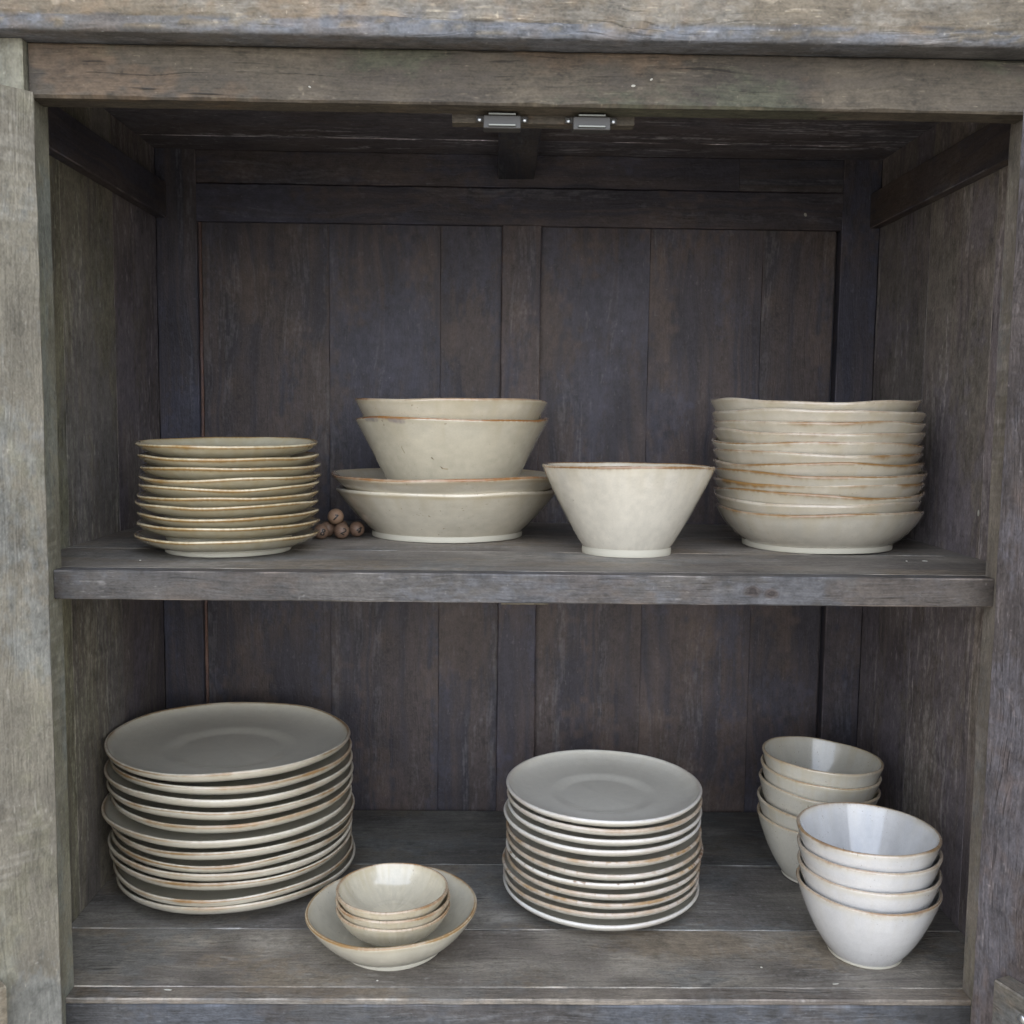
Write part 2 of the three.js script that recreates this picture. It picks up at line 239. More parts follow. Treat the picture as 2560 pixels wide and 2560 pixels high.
// open doors, hinged on the posts: built closed-to-the-right in their own frame (x along the door from the hinge edge, z = 0 the inner face)
function door(px, pz, dir, m, o) {
  const t = new THREE.Group(); t.name = 'door'; t.position.set(px, 0, pz); t.rotation.y = -dir; cab.add(t);
  const s = o.side, top = o.top, z = (a, b) => s > 0 ? [a, b] : [-b, -a];
  const [z0, z1] = z(-0.022, 0), [q0, q1] = z(-0.019, -0.007), [b0, b1] = z(0.0004, 0.0204);
  B('door_stile', 'y', [0, -0.1, z0], [0.085, top, z1], m, { tint: o.tint, ch: 0.0014, worn: 0.35 }, t);
  for (let k = 0; k < 3; k++) B('door_plank', 'y', [0.0853 + k * 0.1, -0.1, q0], [0.1850 + k * 0.1, top, q1], m, { tint: o.tint, ch: 0.001 }, t);
  B('door_stile', 'y', [0.3853, -0.1, z0], [0.455, top, z1], m, { tint: o.tint, ch: 0.0014 }, t);
  const bat = B('door_batten', 'x', [o.bx, -0.08, b0], [0.43, o.by, b1], m, { tint: o.btint, ch: 0.0014, worn: 0.4 }, t); void bat;
  const sc = screw(t, o.sx, o.sy, b1 > 0 ? b1 : b0, 0.0042, 0.5); if (s < 0) { sc.rotation.y = Math.PI; }
  return t;
}
door(-0.4448, 0.0120, Math.PI - 0.80, M.pale, { side: -1, top: HB - 0.002, tint: [1.1, 1.07, 1.02], btint: [1.0, 0.9, 0.78], bx: 0.0580, by: 0.069, sx: 0.09, sy: 0.03 });
door(0.4395, 0.0120, 1.19, M.ash, { side: 1, top: HB - 0.002, tint: [1.38, 1.25, 1.27], btint: [1.5, 1.46, 1.3], bx: 0.0422, by: 0.0727, sx: 0.0726, sy: 0.0518 });

// loose chips and flecks of old paint on the cabinet
const FLECKS = [[0.0901, 0.8909, -0.0086, 'z', 0.0021, 0.0011, 0.0005, 0.1], [0.1065, 0.8968, -0.0086, 'z', 0.0015, 0.0009, 0.0005, 0.6], [-0.2050, 0.8850, -0.0086, 'z', 0.0014, 0.0008, 0.0005, -0.4], [0.4058, 0.8801, D + 0.0003, 'z', 0.0020, 0.0028, 0.0006, 0.5],
  [WR - 0.0002, 0.4864, -0.1823, 'x', 0.0022, 0.0040, 0.0006, 0.1], [0.4426, HS + 0.0001, -0.1528, 'y', 0.0035, 0.0012, 0.0006, 0.2], [0.4210, HS + 0.0001, -0.1500, 'y', 0.0012, 0.0010, 0.0008, 0], [-0.3619, 0.0002, -0.0440, 'y', 0.0045, 0.0012, 0.0006, 0.1], [-0.1500, 0.0002, -0.0620, 'y', 0.0012, 0.0010, 0.0007, 0],
  [0.2602, 0.0002, -0.0900, 'y', 0.0013, 0.0010, 0.0008, 0.4], [0.3300, 0.0002, -0.0580, 'y', 0.0038, 0.0010, 0.0006, -0.1], [-0.4000, HS + 0.0001, -0.1000, 'y', 0.0012, 0.0009, 0.0006, 0]];
const fleckM = new THREE.MeshStandardMaterial({ name: 'pale_fleck', color: new THREE.Color(0.42, 0.4, 0.34), roughness: 0.8 });
for (const [x, y, z, a, l, w, h, t] of FLECKS) { const g = new THREE.IcosahedronGeometry(1, 1); g.scale(l, w, h); g.rotateZ(t); if (a === 'x') g.rotateY(Math.PI / 2); if (a === 'y') g.rotateX(Math.PI / 2); mesh('paint_fleck', g, fleckM, cab).position.set(x, y, z); }

// ground, the house wall behind and the porch roof that keeps the sun off the cabinet (all outside the frame)
{
  const g = new THREE.PlaneGeometry(160, 160); g.rotateX(-Math.PI / 2);
  const r = lattice(40, 40, 3), r2 = lattice(160, 160, 4), d = new Uint8Array(512 * 512 * 4);
  for (let j = 0; j < 512; j++) for (let i = 0; i < 512; i++) { const k = 0.7 + 0.3 * r(i / 512, j / 512) + 0.35 * (r2(i / 512, j / 512) - 0.5), q = (j * 512 + i) * 4; d[q] = srgb(0.28 * k); d[q + 1] = srgb(0.255 * k); d[q + 2] = srgb(0.215 * k); d[q + 3] = 255; }
  const t = texture(d, 512, 512, true); t.repeat.set(80, 80);
  const o = mesh('ground', g, new THREE.MeshStandardMaterial({ name: 'pale_paving', map: t, roughness: 0.9 }), scene);
  o.position.y = G0 - 0.001; o.userData = { kind: 'structure', label: 'pale sandy paving the cabinet stands on', category: 'ground' };
  const plaster = new THREE.MeshStandardMaterial({ name: 'plaster', color: new THREE.Color(0.5, 0.47, 0.42), roughness: 0.9 });
  const w = mesh('house_wall', new THREE.BoxGeometry(9, 3.4, 0.25), plaster, scene); w.position.set(0, G0 + 1.7, -0.78); w.userData = { kind: 'structure', label: 'plain plastered house wall behind the cabinet', category: 'wall' };
  const wing = mesh('house_wing', new THREE.BoxGeometry(4, 5.2, 4.1), plaster, scene); wing.position.set(-5.1, G0 + 2.6, 1.15); wing.userData = { kind: 'structure', label: 'plain plastered house wing standing left of the cabinet', category: 'building' };
  const hg = new THREE.BoxGeometry(1.4, 4.4, 4.6, 20, 60, 64), hp = hg.attributes.position, hn = lattice(40, 40, 91), hm = lattice(13, 13, 92);
  for (let i = 0; i < hp.count; i++) { const y = hp.getY(i), z = hp.getZ(i), x = hp.getX(i), k = 0.28 * (hn(z / 5 + 0.5 + x * 0.3, y / 5 + x * 0.2) - 0.5) + 0.5 * (hm(z / 5 + x * 0.11, y / 5) - 0.5); hp.setXYZ(i, x + (Math.abs(x) > 0.69 ? k * Math.sign(x) : 0), y + (y > 2.19 ? k : 0), z + (Math.abs(z) > 2.29 ? k * Math.sign(z) : 0)); }
  hg.computeVertexNormals();
  const hedge = mesh('tall_hedge', hg, new THREE.MeshStandardMaterial({ name: 'hedge_leaves', color: new THREE.Color(0.07, 0.1, 0.035), roughness: 0.85 }), scene);
  hedge.position.set(4.3, G0 + 2.2, 1.6); hedge.userData = { label: 'tall clipped green hedge right of the cabinet', category: 'hedge', kind: 'stuff' };
  const ro = thing('porch_roof', 'boarded porch roof above the cabinet', 'roof', null, 'structure');
  const rafter = new THREE.MeshStandardMaterial({ name: 'roof_timber', color: new THREE.Color(0.3, 0.24, 0.18), roughness: 0.8 });
  for (let k = 0; k < 5; k++) { const b = mesh('roof_board', new THREE.BoxGeometry(9, 0.03, 0.246), rafter, ro); b.position.set(0, G0 + 2.75, -0.52 + k * 0.25); }
  for (let k = 0; k < 7; k++) { const b = mesh('rafter', new THREE.BoxGeometry(0.07, 0.14, 1.24), rafter, ro); b.position.set(-4.2 + k * 1.4, G0 + 2.664, -0.03); }
}

// ---------------------------------------------------------------- glazed stoneware
// glaze texture: u round the piece (0.25 faces the front), v = signed distance from the lip over 0.30 m (under 0.5 outside, over 0.5 inside)
const GS = 0.30;
const GB = (() => {                                      // thrown surface: faint turning rings, soft hollows, pinholes
  const W = 512, H = 512, d = new Uint8Array(W * H * 4), a = lattice(3, 60, 1), b = lattice(18, 16, 2), c = lattice(60, 50, 3), p = lattice(220, 120, 4), e = lattice(5, 140, 5);
  for (let j = 0; j < H; j++) for (let i = 0; i < W; i++) { const u = i / W, v = j / H, h = 0.5 + 0.3 * (a(u, v) - 0.5) + 0.16 * (e(u, v) - 0.5) + 0.5 * (b(u, v) - 0.5) + 0.14 * (c(u, v) - 0.5) - 0.5 * smooth(0.95, 0.99, p(u, v)), q = (j * W + i) * 4; d[q] = d[q + 1] = d[q + 2] = Math.round(255 * clamp(h)); d[q + 3] = 255; }
  return texture(d, W, H);
})();
function glaze(seed, o) {
  const W = 1024, H = 512, d = new Uint8Array(W * H * 4), n = (a, b, k) => lattice(a, b, seed * 131 + k);
  const amt = n(9, 1, 1), amt2 = n(34, 1, 2), amt3 = n(150, 1, 3), wid = n(14, 1, 4), mot = n(20, 10, 5), mot2 = n(90, 45, 6), grain = n(500, 250, 7), spot = n(330, 165, 8), spotMask = n(16, 8, 9), drip = n(60, 2, 10), drip2 = n(140, 3, 11), edge = n(260, 40, 12), lipN = n(200, 3, 13);
  const base = (o.base ?? [0.62, 0.575, 0.455]).map((x, k) => x * [0.92, 0.895, 0.87][k]), rim = o.rim ?? [0.3, 0.17, 0.055], lip = o.lip ?? [0.66, 0.6, 0.47], dotc = o.dot ?? [0.16, 0.1, 0.05];
  for (let j = 0; j < H; j++) for (let i = 0; i < W; i++) {
    const u = i / W, v = (j + 0.5) / H, s = (v - 0.5) * GS, a = Math.abs(s);
    let c = base.map((x) => x * (1 + (o.mottle ?? 0.15) * (mot(u, v) - 0.5) + (o.mottle ?? 0.15) * 0.8 * (mot2(u, v) - 0.5) + 0.07 * (grain(u, v) - 0.5)));
    if (a < 0.05) {
    // glaze pools yellow below the lip and runs in faint streaks
    const run = smooth(0.05, 0.0, a) * smooth(0.35, 0.8, drip(u, 0.3) * 0.6 + drip2(u, v) * 0.4) * (o.run ?? 0.4);
    c = mix3(c, o.runCol ?? [0.5, 0.42, 0.27], run);
    const pool = Math.exp(-Math.pow((a - 0.0045) / 0.0035, 2)) * (o.pool ?? 0.35) * (0.4 + amt2(u, 0.7));
    c = mix3(c, o.runCol ?? [0.5, 0.42, 0.27], clamp(pool));
    if (a < 0.02) {
    // lip and its burnt line
    c = mix3(c, lip, Math.exp(-Math.pow(a / 0.0030, 2)) * (o.lipAmt ?? 0.6));
    const k = clamp((o.rimAmt ?? 0.6) * (0.35 + 1.3 * (0.55 * amt(u, 0.1) + 0.3 * amt2(u, 0.4) + 0.15 * amt3(u, 0.9)) - (o.rimGap ?? 0.3)));
    const w = (o.rimW ?? 0.0022) * (0.5 + wid(u, 0.2)) * (0.7 + 0.6 * edge(u, v)), at = o.rimAt ?? 0.0012;
    c = mix3(c, rim, clamp(k * 1.15 * Math.exp(-Math.pow((a - at) / w, 2))));
    const bt = (o.burn ?? 0) * smooth(0.62, 0.86, amt(u + 0.41, 0.3) * 0.7 + amt2(u, 0.8) * 0.3) * smooth(0.0075, 0.0015, a - 0.003 * (amt3(u, 0.2) - 0.5)) * (0.75 + 0.25 * edge(u, v));
    c = mix3(c, o.burnCol ?? [0.34, 0.17, 0.05], clamp(bt));
    } }
    // iron specks
    const sp = smooth(0.93, 0.98, spot(u, v)) * smooth(0.45, 0.7, spotMask(u, v)) * 1.5 * (o.speck ?? 0.4) + (a < 0.009 ? smooth(0.72, 0.9, lipN(u, v * 20)) * Math.exp(-Math.pow(a / 0.003, 2)) * (o.lipSpeck ?? 0.2) : 0);
    if (sp > 0)
    c = mix3(c, dotc, clamp(sp));
    for (const mk of o.marks ?? []) {                  // single marks: [u0, s0, u1, s1, width, colour, amount, aspect]
      const R = 0.105 * 6.283, x = (u - mk[0]) * R, y = s - mk[1], dx = (mk[2] - mk[0]) * R, dy = mk[3] - mk[1], l2 = dx * dx + dy * dy || 1e-9, t = clamp((x * dx + y * dy) / l2), bend = (mk[7] ?? 0) * t * (1 - t), ex = x - dx * t + bend, ey = y - dy * t + bend;
      c = mix3(c, mk[5], mk[6] * smooth(1.3, 0.4, Math.hypot(ex, ey) / mk[4]) * (mk[4] > 0.002 ? 0.35 + 0.65 * edge(u, v) : 1));
    }
    const q = (j * W + i) * 4; d[q] = srgb(c[0]); d[q + 1] = srgb(c[1]); d[q + 2] = srgb(c[2]); d[q + 3] = 255;
  }
  const t = texture(d, W, H, true); t.wrapT = THREE.ClampToEdgeWrapping;
  const m = new THREE.MeshPhysicalMaterial({ map: t, bumpMap: GB, bumpScale: 0.00035, roughness: (o.rough ?? 0.24) * 1.1, ior: 1.5, clearcoat: 0.85, clearcoatRoughness: 0.07 });
  m.name = o.name ?? 'stoneware_glaze'; return m;
}
const clay = new THREE.MeshStandardMaterial({ name: 'bare_clay', color: new THREE.Color(0.52, 0.485, 0.39), roughness: 0.75 });

// profile: [foot radius, foot height, wall thickness, rim height, bezier control (fractions), floor radius fraction]
const SHAPES = {
  small_plate: { H: 0.0191, rf: 0.0676, hf: 0.0045, t: 0.0034, c: [0.62, 0.22], wave: 0.0006, R: 0.098 },
  serving_bowl: { H: 0.0600, rf: 0.097, hf: 0.007, t: 0.0052, c: [0.52, 0.42], wave: 0.0012, R: 0.1423 },
  deep_bowl: { H: 0.119, rf: 0.064, hf: 0.006, t: 0.0046, c: [0.42, 0.40], wave: 0.0011, R: 0.1218 },
  cone_bowl: { H: 0.0998, rf: 0.0508, hf: 0.0085, t: 0.0046, c: [0.45, 0.36], wave: 0.0005, R: 0.0976 },
  pasta_bowl: { H: 0.0466, rf: 0.0893, hf: 0.0065, t: 0.0044, c: [0.62, 0.34], wave: 0.0013, R: 0.1236 },
  dinner_plate: { H: 0.0242, rf: 0.086, hf: 0.0045, t: 0.0042, c: [0.90, 0.10], wave: 0.0009, R: 0.148, well: 0.3, deep: 0.0012 },
  side_plate: { H: 0.0201, rf: 0.068, hf: 0.0040, t: 0.0042, c: [0.86, 0.12], wave: 0.0003, R: 0.1195, well: 0.32, deep: 0.001 },
  dip_plate: { H: 0.0448, rf: 0.0567, hf: 0.0045, t: 0.0044, c: [0.60, 0.30], wave: 0.0006, R: 0.0939 },
  dip_bowl: { H: 0.0360, rf: 0.031, hf: 0.0035, t: 0.0036, c: [0.72, 0.24], wave: 0.0006, R: 0.0624 },
  rice_bowl: { H: 0.0800, rf: 0.0395, hf: 0.0030, t: 0.0042, c: [0.62, 0.36], wave: 0.0006, R: 0.0757 },
};
function dish(kind, R, m, seed, parent, o = {}) {
  const S = SHAPES[kind], r = rng(seed * 7919 + 13), H = S.H, NA = 144, pts = [];
  const add = (x, y, part) => pts.push([x, y, part]);
  const rf = S.rf * R / S.R * (o.foot ?? 1), hf = S.hf, t = S.t, fw = Math.min(0.0055, rf * 0.12);
  add(0, hf * 0.55, 2); add(rf - fw - 0.003, hf * 0.55, 2); add(rf - fw - 0.0008, hf * 0.4, 2); add(rf - fw, 0.0006, 2); add(rf - fw * 0.75, 0, 2); add(rf - 0.001, 0, 2); add(rf - 0.0002, 0.0006, 2); add(rf + 0.0002, hf * 0.6, 2); add(rf - 0.0004, hf, 2);
  const Re = R + t * 0.05, c0 = [rf + 0.0002, hf + 0.0004], c1 = [rf + (Re - rf) * S.c[0], hf + (H - hf) * S.c[1]], c2 = [Re, H - t * 0.3], NB = 16;
  const bez = (q) => [0, 1].map((k) => (1 - q) * (1 - q) * c0[k] + 2 * q * (1 - q) * c1[k] + q * q * c2[k]);
  const tan = (q) => { const v = [0, 1].map((k) => 2 * (1 - q) * (c1[k] - c0[k]) + 2 * q * (c2[k] - c1[k])), l = Math.hypot(...v); return [v[0] / l, v[1] / l]; };
  const qs = []; for (let i = 0; i <= NB; i++) qs.push(i / NB); qs.splice(NB, 0, 0.965);
  for (const q of qs) add(...bez(q), 0);
  const e = bez(1), tg = tan(1), nn = [-tg[1], tg[0]], mid = [e[0] + nn[0] * t / 2, e[1] + nn[1] * t / 2];
  for (let i = 1; i < 8; i++) { const a = Math.PI * i / 8, cs = Math.cos(a), sn = Math.sin(a) * 1.05; add(mid[0] - nn[0] * cs * t / 2 + tg[0] * sn * t / 2, mid[1] - nn[1] * cs * t / 2 + tg[1] * sn * t / 2, 1); }
  const fl = hf * 0.55 + t - (S.deep ?? 0);
  for (const q of [...qs].reverse()) { const p = bez(q), g = tan(q), x = p[0] - g[1] * t, y = p[1] + g[0] * t; if (x > rf * 0.82) add(x, Math.max(y, fl), 0); }
  const li = pts[pts.length - 1]; for (let k = 1; k <= 8; k++) { const f = k / 8; add(li[0] * (1 - f * (S.well ?? 0.2)), mix(li[1], fl, smooth(0, 1, f)), 0); }
  const lf = pts[pts.length - 1][0]; for (const f of [0.7, 0.35, 0]) add(lf * f, fl, 0);
  // rim band = lip plus a little on either side
  let apex = 0, best = -1; const s = [0]; for (let i = 1; i < pts.length; i++) s.push(s[i - 1] + Math.hypot(pts[i][0] - pts[i - 1][0], pts[i][1] - pts[i - 1][1]));
  const lips = pts.map((p, i) => [p, i]).filter(([p]) => p[2] === 1); apex = lips[3][1]; void best;
  const ph = Array.from({ length: 12 }, () => r() * 6.283), am = Array.from({ length: 12 }, () => 0.5 + r()), wv = S.wave * (o.wave ?? 1);
  const A = (th) => wv * (am[0] * Math.sin(th * 2 + ph[0]) + 0.8 * am[1] * Math.sin(th * 3 + ph[1]) + 0.45 * am[2] * Math.sin(th * 5 + ph[2]) + 0.25 * am[3] * Math.sin(th * 8 + ph[3]));
  const Bq = (th) => wv * 0.7 * (am[4] * Math.sin(th * 2 + ph[4]) + 0.7 * am[5] * Math.sin(th * 3 + ph[5]) + 0.3 * am[6] * Math.sin(th * 6 + ph[6]));
  const off = o.turn ?? r(), n = pts.length, P = new Float32Array(n * (NA + 1) * 3), U = new Float32Array(n * (NA + 1) * 2);
  for (let i = 0; i < n; i++) for (let a = 0; a <= NA; a++) {
    const th = a / NA * 2 * Math.PI, k = i * (NA + 1) + a, [x, y] = pts[i], w = Math.pow(clamp((x / R - 0.5) / 0.5), 1.6), rr = x + Bq(th) * w;
    P[k * 3] = rr * Math.cos(th); P[k * 3 + 1] = y + A(th) * w; P[k * 3 + 2] = rr * Math.sin(th);
    U[k * 2] = a / NA + off; U[k * 2 + 1] = 0.5 + (s[i] - s[apex]) / GS;
  }
  const I = []; for (let i = 0; i < n - 1; i++) for (let a = 0; a < NA; a++) { const k = i * (NA + 1) + a, b = k + NA + 1; I.push(k, k + 1, b, k + 1, b + 1, b); }
  const g = new THREE.BufferGeometry(); g.setAttribute('position', new THREE.BufferAttribute(P, 3)); g.setAttribute('uv', new THREE.BufferAttribute(U, 2)); g.setIndex(I); g.computeVertexNormals();
  const N = g.attributes.normal; for (let i = 0; i < n; i++) { const a = i * (NA + 1), b = a + NA, v = new THREE.Vector3(N.getX(a) + N.getX(b), N.getY(a) + N.getY(b), N.getZ(a) + N.getZ(b)).normalize(); N.setXYZ(a, v.x, v.y, v.z); N.setXYZ(b, v.x, v.y, v.z); }
  const band = (lo, hi) => {                           // rows lo..hi of the profile as a geometry of their own
    const q = new THREE.BufferGeometry(), a = lo * (NA + 1), b = (hi + 1) * (NA + 1);
    q.setAttribute('position', new THREE.BufferAttribute(P.slice(a * 3, b * 3), 3)); q.setAttribute('normal', new THREE.BufferAttribute(N.array.slice(a * 3, b * 3), 3)); q.setAttribute('uv', new THREE.BufferAttribute(U.slice(a * 2, b * 2), 2));
    const J = []; for (let i = 0; i < hi - lo; i++) for (let c = 0; c < NA; c++) { const k = i * (NA + 1) + c, d = k + NA + 1; J.push(k, k + 1, d, k + 1, d + 1, d); }
    q.setIndex(J); return q;
  };
  const f1 = pts.filter((p) => p[2] === 2).length - 1, l0 = lips[0][1] - 2, l1 = lips[lips.length - 1][1] + 2;
  const bodyG = mergeGeometries([band(f1 + 1 - 1, l0), band(l1, n - 1)]);
  mesh('body', bodyG, m, parent); mesh('rim', band(l0, l1), m, parent); mesh('foot_ring', band(0, f1), clay, parent);
}
function place(g, d, kind, base) {                     // d: rim centre x, z, rim height over the board, radius, slopes
  const [x, z, h, , tx, tz] = d, H = SHAPES[kind].H, up = new THREE.Vector3(-tx, 1, -tz).normalize();
  g.quaternion.setFromUnitVectors(new THREE.Vector3(0, 1, 0), up);
  g.position.set(x, base + h, z).addScaledVector(up, -H);
}
const ORD = ['topmost', 'second', 'third', 'fourth', 'fifth', 'sixth', 'seventh', 'eighth', 'ninth', 'tenth', 'eleventh', 'lowest'];
const nth = (i, n) => i === 0 ? 'topmost' : i === n - 1 ? 'lowest' : ORD[i] + ' from the top';
let ds = 1;
function stack(list, kind, base, name, category, group, label, glazes, o = {}) {
  list.forEach((d, i) => {
    const g = thing(name, label(i, list.length), category, group);
    place(g, d, kind, base);
    dish(kind, d[3], Array.isArray(glazes) ? glazes[i % glazes.length] : glazes(i), ds++, g, typeof o === 'function' ? o(i) : o);
  });
}
const ochre = [0.36, 0.2, 0.05], rust = [0.27, 0.12, 0.035];
const GA = [1, 2, 3].map((k) => glaze(20 + k, { base: [0.56, 0.52, 0.385], rim: [0.27, 0.16, 0.055], rimAmt: 1.15, rimGap: 0.12, rimW: 0.0014, rimAt: 0.0022, lip: [0.62, 0.52, 0.34], lipAmt: 0.7, pool: 0.4, runCol: [0.46, 0.37, 0.2], rough: 0.22, speck: 0.2, burn: 0.75, burnCol: [0.3, 0.17, 0.05] }));
const GB2 = [glaze(31, { base: [0.6, 0.555, 0.445], rim: rust, rimAmt: 0.95, rimGap: 0.1, rimW: 0.0014, lip: [0.6, 0.52, 0.4], pool: 0.7, runCol: [0.5, 0.41, 0.27] }), glaze(32, { base: [0.62, 0.575, 0.46], rimAmt: 0.2, lip: [0.74, 0.68, 0.55], lipAmt: 0.9, pool: 0.75, runCol: [0.5, 0.41, 0.26] })];
const GB1 = [glaze(33, { base: [0.62, 0.565, 0.44], rim: rust, rimAmt: 0.75, rimGap: 0.25, rimW: 0.0013, pool: 0.5, run: 0.5, rough: 0.2 }),
  glaze(34, { base: [0.6, 0.555, 0.435], rim: rust, rimAmt: 1.1, rimGap: 0.05, rimW: 0.0018, pool: 0.4, run: 0.45, rough: 0.2, speck: 0.25,
    marks: [[0.405, -0.0035, 0.378, -0.005, 0.0036, [0.24, 0.22, 0.22], 0.8], [0.345, -0.004, 0.324, -0.0055, 0.0042, [0.25, 0.21, 0.21], 0.8], [0.35, -0.001, 0.318, -0.0015, 0.0026, [0.3, 0.15, 0.05], 0.9], [0.42, -0.001, 0.375, -0.001, 0.0018, [0.22, 0.1, 0.04], 0.9],
      [0.364, -0.006, 0.3635, -0.012, 0.0007, [0.14, 0.11, 0.07], 0.9, 0.003], [0.34, -0.040, 0.337, -0.048, 0.0007, [0.3, 0.25, 0.16], 0.8], [0.282, -0.053, 0.263, -0.067, 0.0009, [0.13, 0.1, 0.06], 0.95, 0.004], [0.263, -0.0674, 0.252, -0.068, 0.0007, [0.33, 0.24, 0.13], 0.8]] })];
const GC = [glaze(35, { base: [0.69, 0.65, 0.55], rim: [0.2, 0.1, 0.035], rimAmt: 1.2, rimGap: 0.05, rimW: 0.0013, rimAt: 0.0022, lip: [0.5, 0.38, 0.24], lipAmt: 0.6, pool: 0.2, run: 0.3, rough: 0.13, speck: 0.25 })];
const GD = [1, 2, 3, 4].map((k) => glaze(40 + k, { base: [0.6, 0.56, 0.465], rim: [0.24, 0.13, 0.045], rimAmt: [0.85, 1.1, 1.0, 0.55][k - 1], rimGap: 0.2, rimW: 0.0021, lip: [0.7, 0.65, 0.55], lipAmt: 0.6, pool: 0.35, burn: [0.6, 1.0, 1.2, 0.3][k - 1], burnCol: [0.27, 0.15, 0.05], rough: 0.2, lipSpeck: 0.3, speck: 0.3 }));
const GE = [1, 2, 3].map((k) => glaze(50 + k, { base: [0.68, 0.655, 0.56], rim: [0.26, 0.15, 0.06], rimAmt: [1.1, 0.85, 0.55][k - 1], rimGap: 0.2, rimW: 0.0015, rimAt: 0.0020, lip: [0.68, 0.64, 0.53], lipAmt: 0.9, pool: 0.3, run: 0.12, burn: 0.6, rough: 0.3, speck: 0.15, mottle: 0.06 }));
const GF = [glaze(55, { base: [0.6, 0.575, 0.48], rim: [0.27, 0.15, 0.05], rimAmt: 1.0, rimGap: 0.12, rimW: 0.0017, pool: 0.3, run: 0.1, rough: 0.28 }), glaze(56, { base: [0.66, 0.61, 0.48], rim: [0.3, 0.17, 0.08], rimAmt: 0.8, rimGap: 0.2, rimW: 0.0014, lip: [0.6, 0.5, 0.38], pool: 0.5, run: 0.5, rough: 0.14, lipSpeck: 0.35 })];
const GG = [1, 2, 3].map((k) => glaze(60 + k, { base: [0.75, 0.735, 0.66], rim: [0.33, 0.2, 0.09], rimAmt: [0.35, 0.75, 1.0][k - 1], rimGap: 0.25, rimW: 0.0022, lip: [0.72, 0.715, 0.68], lipAmt: 1, pool: 0.15, run: 0.1, lipSpeck: [0.12, 0.5, 0.75][k - 1], dot: [0.3, 0.19, 0.09], rough: 0.3, speck: 0.1, mottle: 0.06 }));
GG.push(glaze(64, { base: [0.75, 0.735, 0.66], rim: [0.22, 0.1, 0.03], rimAmt: 0.3, lip: [0.78, 0.75, 0.68], lipAmt: 1, lipSpeck: 0.8, dot: [0.2, 0.1, 0.04], rough: 0.3, marks: [[0.02, 0.001, 0.105, 0.001, 0.006, [0.2, 0.09, 0.025], 0.95], [0.105, 0.001, 0.16, 0.001, 0.0045, [0.36, 0.2, 0.06], 0.85]] }));
const GI = [1, 2, 3].map((k) => glaze(70 + k, { base: [0.68, 0.685, 0.685], rim: [0.32, 0.2, 0.1], rimAmt: [0.9, 0.55, 0.6][k - 1], rimGap: 0.15, rimW: 0.0015, rimAt: 0.001, lip: [0.62, 0.52, 0.38], lipAmt: 0.55, pool: 0.4, runCol: [0.6, 0.53, 0.38], run: 0.15, speck: 0.55, mottle: 0.07, rough: 0.17, burn: k === 1 ? 0.5 : 0, burnCol: [0.2, 0.14, 0.11] }));
const GH = [1, 2].map((k) => glaze(75 + k, { base: [0.62, 0.6, 0.52], rim: [0.38, 0.25, 0.12], rimAmt: 0.6, rimGap: 0.15, rimW: 0.0015, lip: [0.62, 0.53, 0.4], pool: 0.3, speck: 0.5, mottle: 0.06, rough: 0.22 }));

stack([[-0.331, -0.1918, 0.1203, 0.0976, 0.0028, -0.0300], [-0.3289, -0.1919, 0.1062, 0.0975, 0.0036, -0.0091], [-0.3276, -0.1924, 0.0956, 0.0972, 0.0079, -0.0119], [-0.3278, -0.1915, 0.0843, 0.0978, 0.0067, -0.0092], [-0.3291, -0.1919, 0.0748, 0.0975, 0.0057, -0.0034], [-0.3304, -0.1912, 0.0643, 0.098, 0.0062, -0.0028], [-0.3313, -0.1905, 0.0555, 0.0985, 0, -0.0002], [-0.3306, -0.1911, 0.0435, 0.0981, 0.0033, -0.0008], [-0.3303, -0.1899, 0.0329, 0.099, -0.0008, 0.0044], [-0.3314, -0.1897, 0.0191, 0.0991, 0.0013, 0.0067]],
  'small_plate', HS, 'small_plate', 'plate', 'small plates stacked on the middle shelf', (i, n) => 'small cream plate with ochre rim, ' + nth(i, n) + ' in the upper left stack', GA);
stack([[-0.0936, -0.3532, 0.0777, 0.1471, 0.0011, 0.0019], [-0.0937, -0.3616, 0.0599, 0.1423, -0.0001, 0.005]],
  'serving_bowl', HS, 'shallow_serving_bowl', 'bowl', 'shallow serving bowls under the deep bowls', (i) => i ? 'wide shallow bowl with pale rim standing on the shelf under the deep bowls' : 'wide shallow bowl with thin brown rim directly beneath the two deep bowls', GB2, (i) => (i ? {} : { foot: 0.86 }));
stack([[-0.0891, -0.3532, 0.1718, 0.1219, -0.0014, 0.0001], [-0.0879, -0.3533, 0.1488, 0.1218, 0.0001, 0]],
  'deep_bowl', HS, 'deep_bowl', 'bowl', 'deep bowls nested at the middle of the shelf', (i) => i ? 'deep cream bowl with grey smudges and a dark scratch, below another deep bowl' : 'upper of two nested deep bowls, only its cream rim band showing', GB1, (i) => ({ turn: 0 }));
stack([[0.1186, -0.2049, 0.0988, 0.0976, -0.0001, 0.0210]],
  'cone_bowl', HS, 'flared_bowl', 'bowl', null, () => 'single glossy flared bowl with dark brown rim standing alone on the middle shelf', GC);
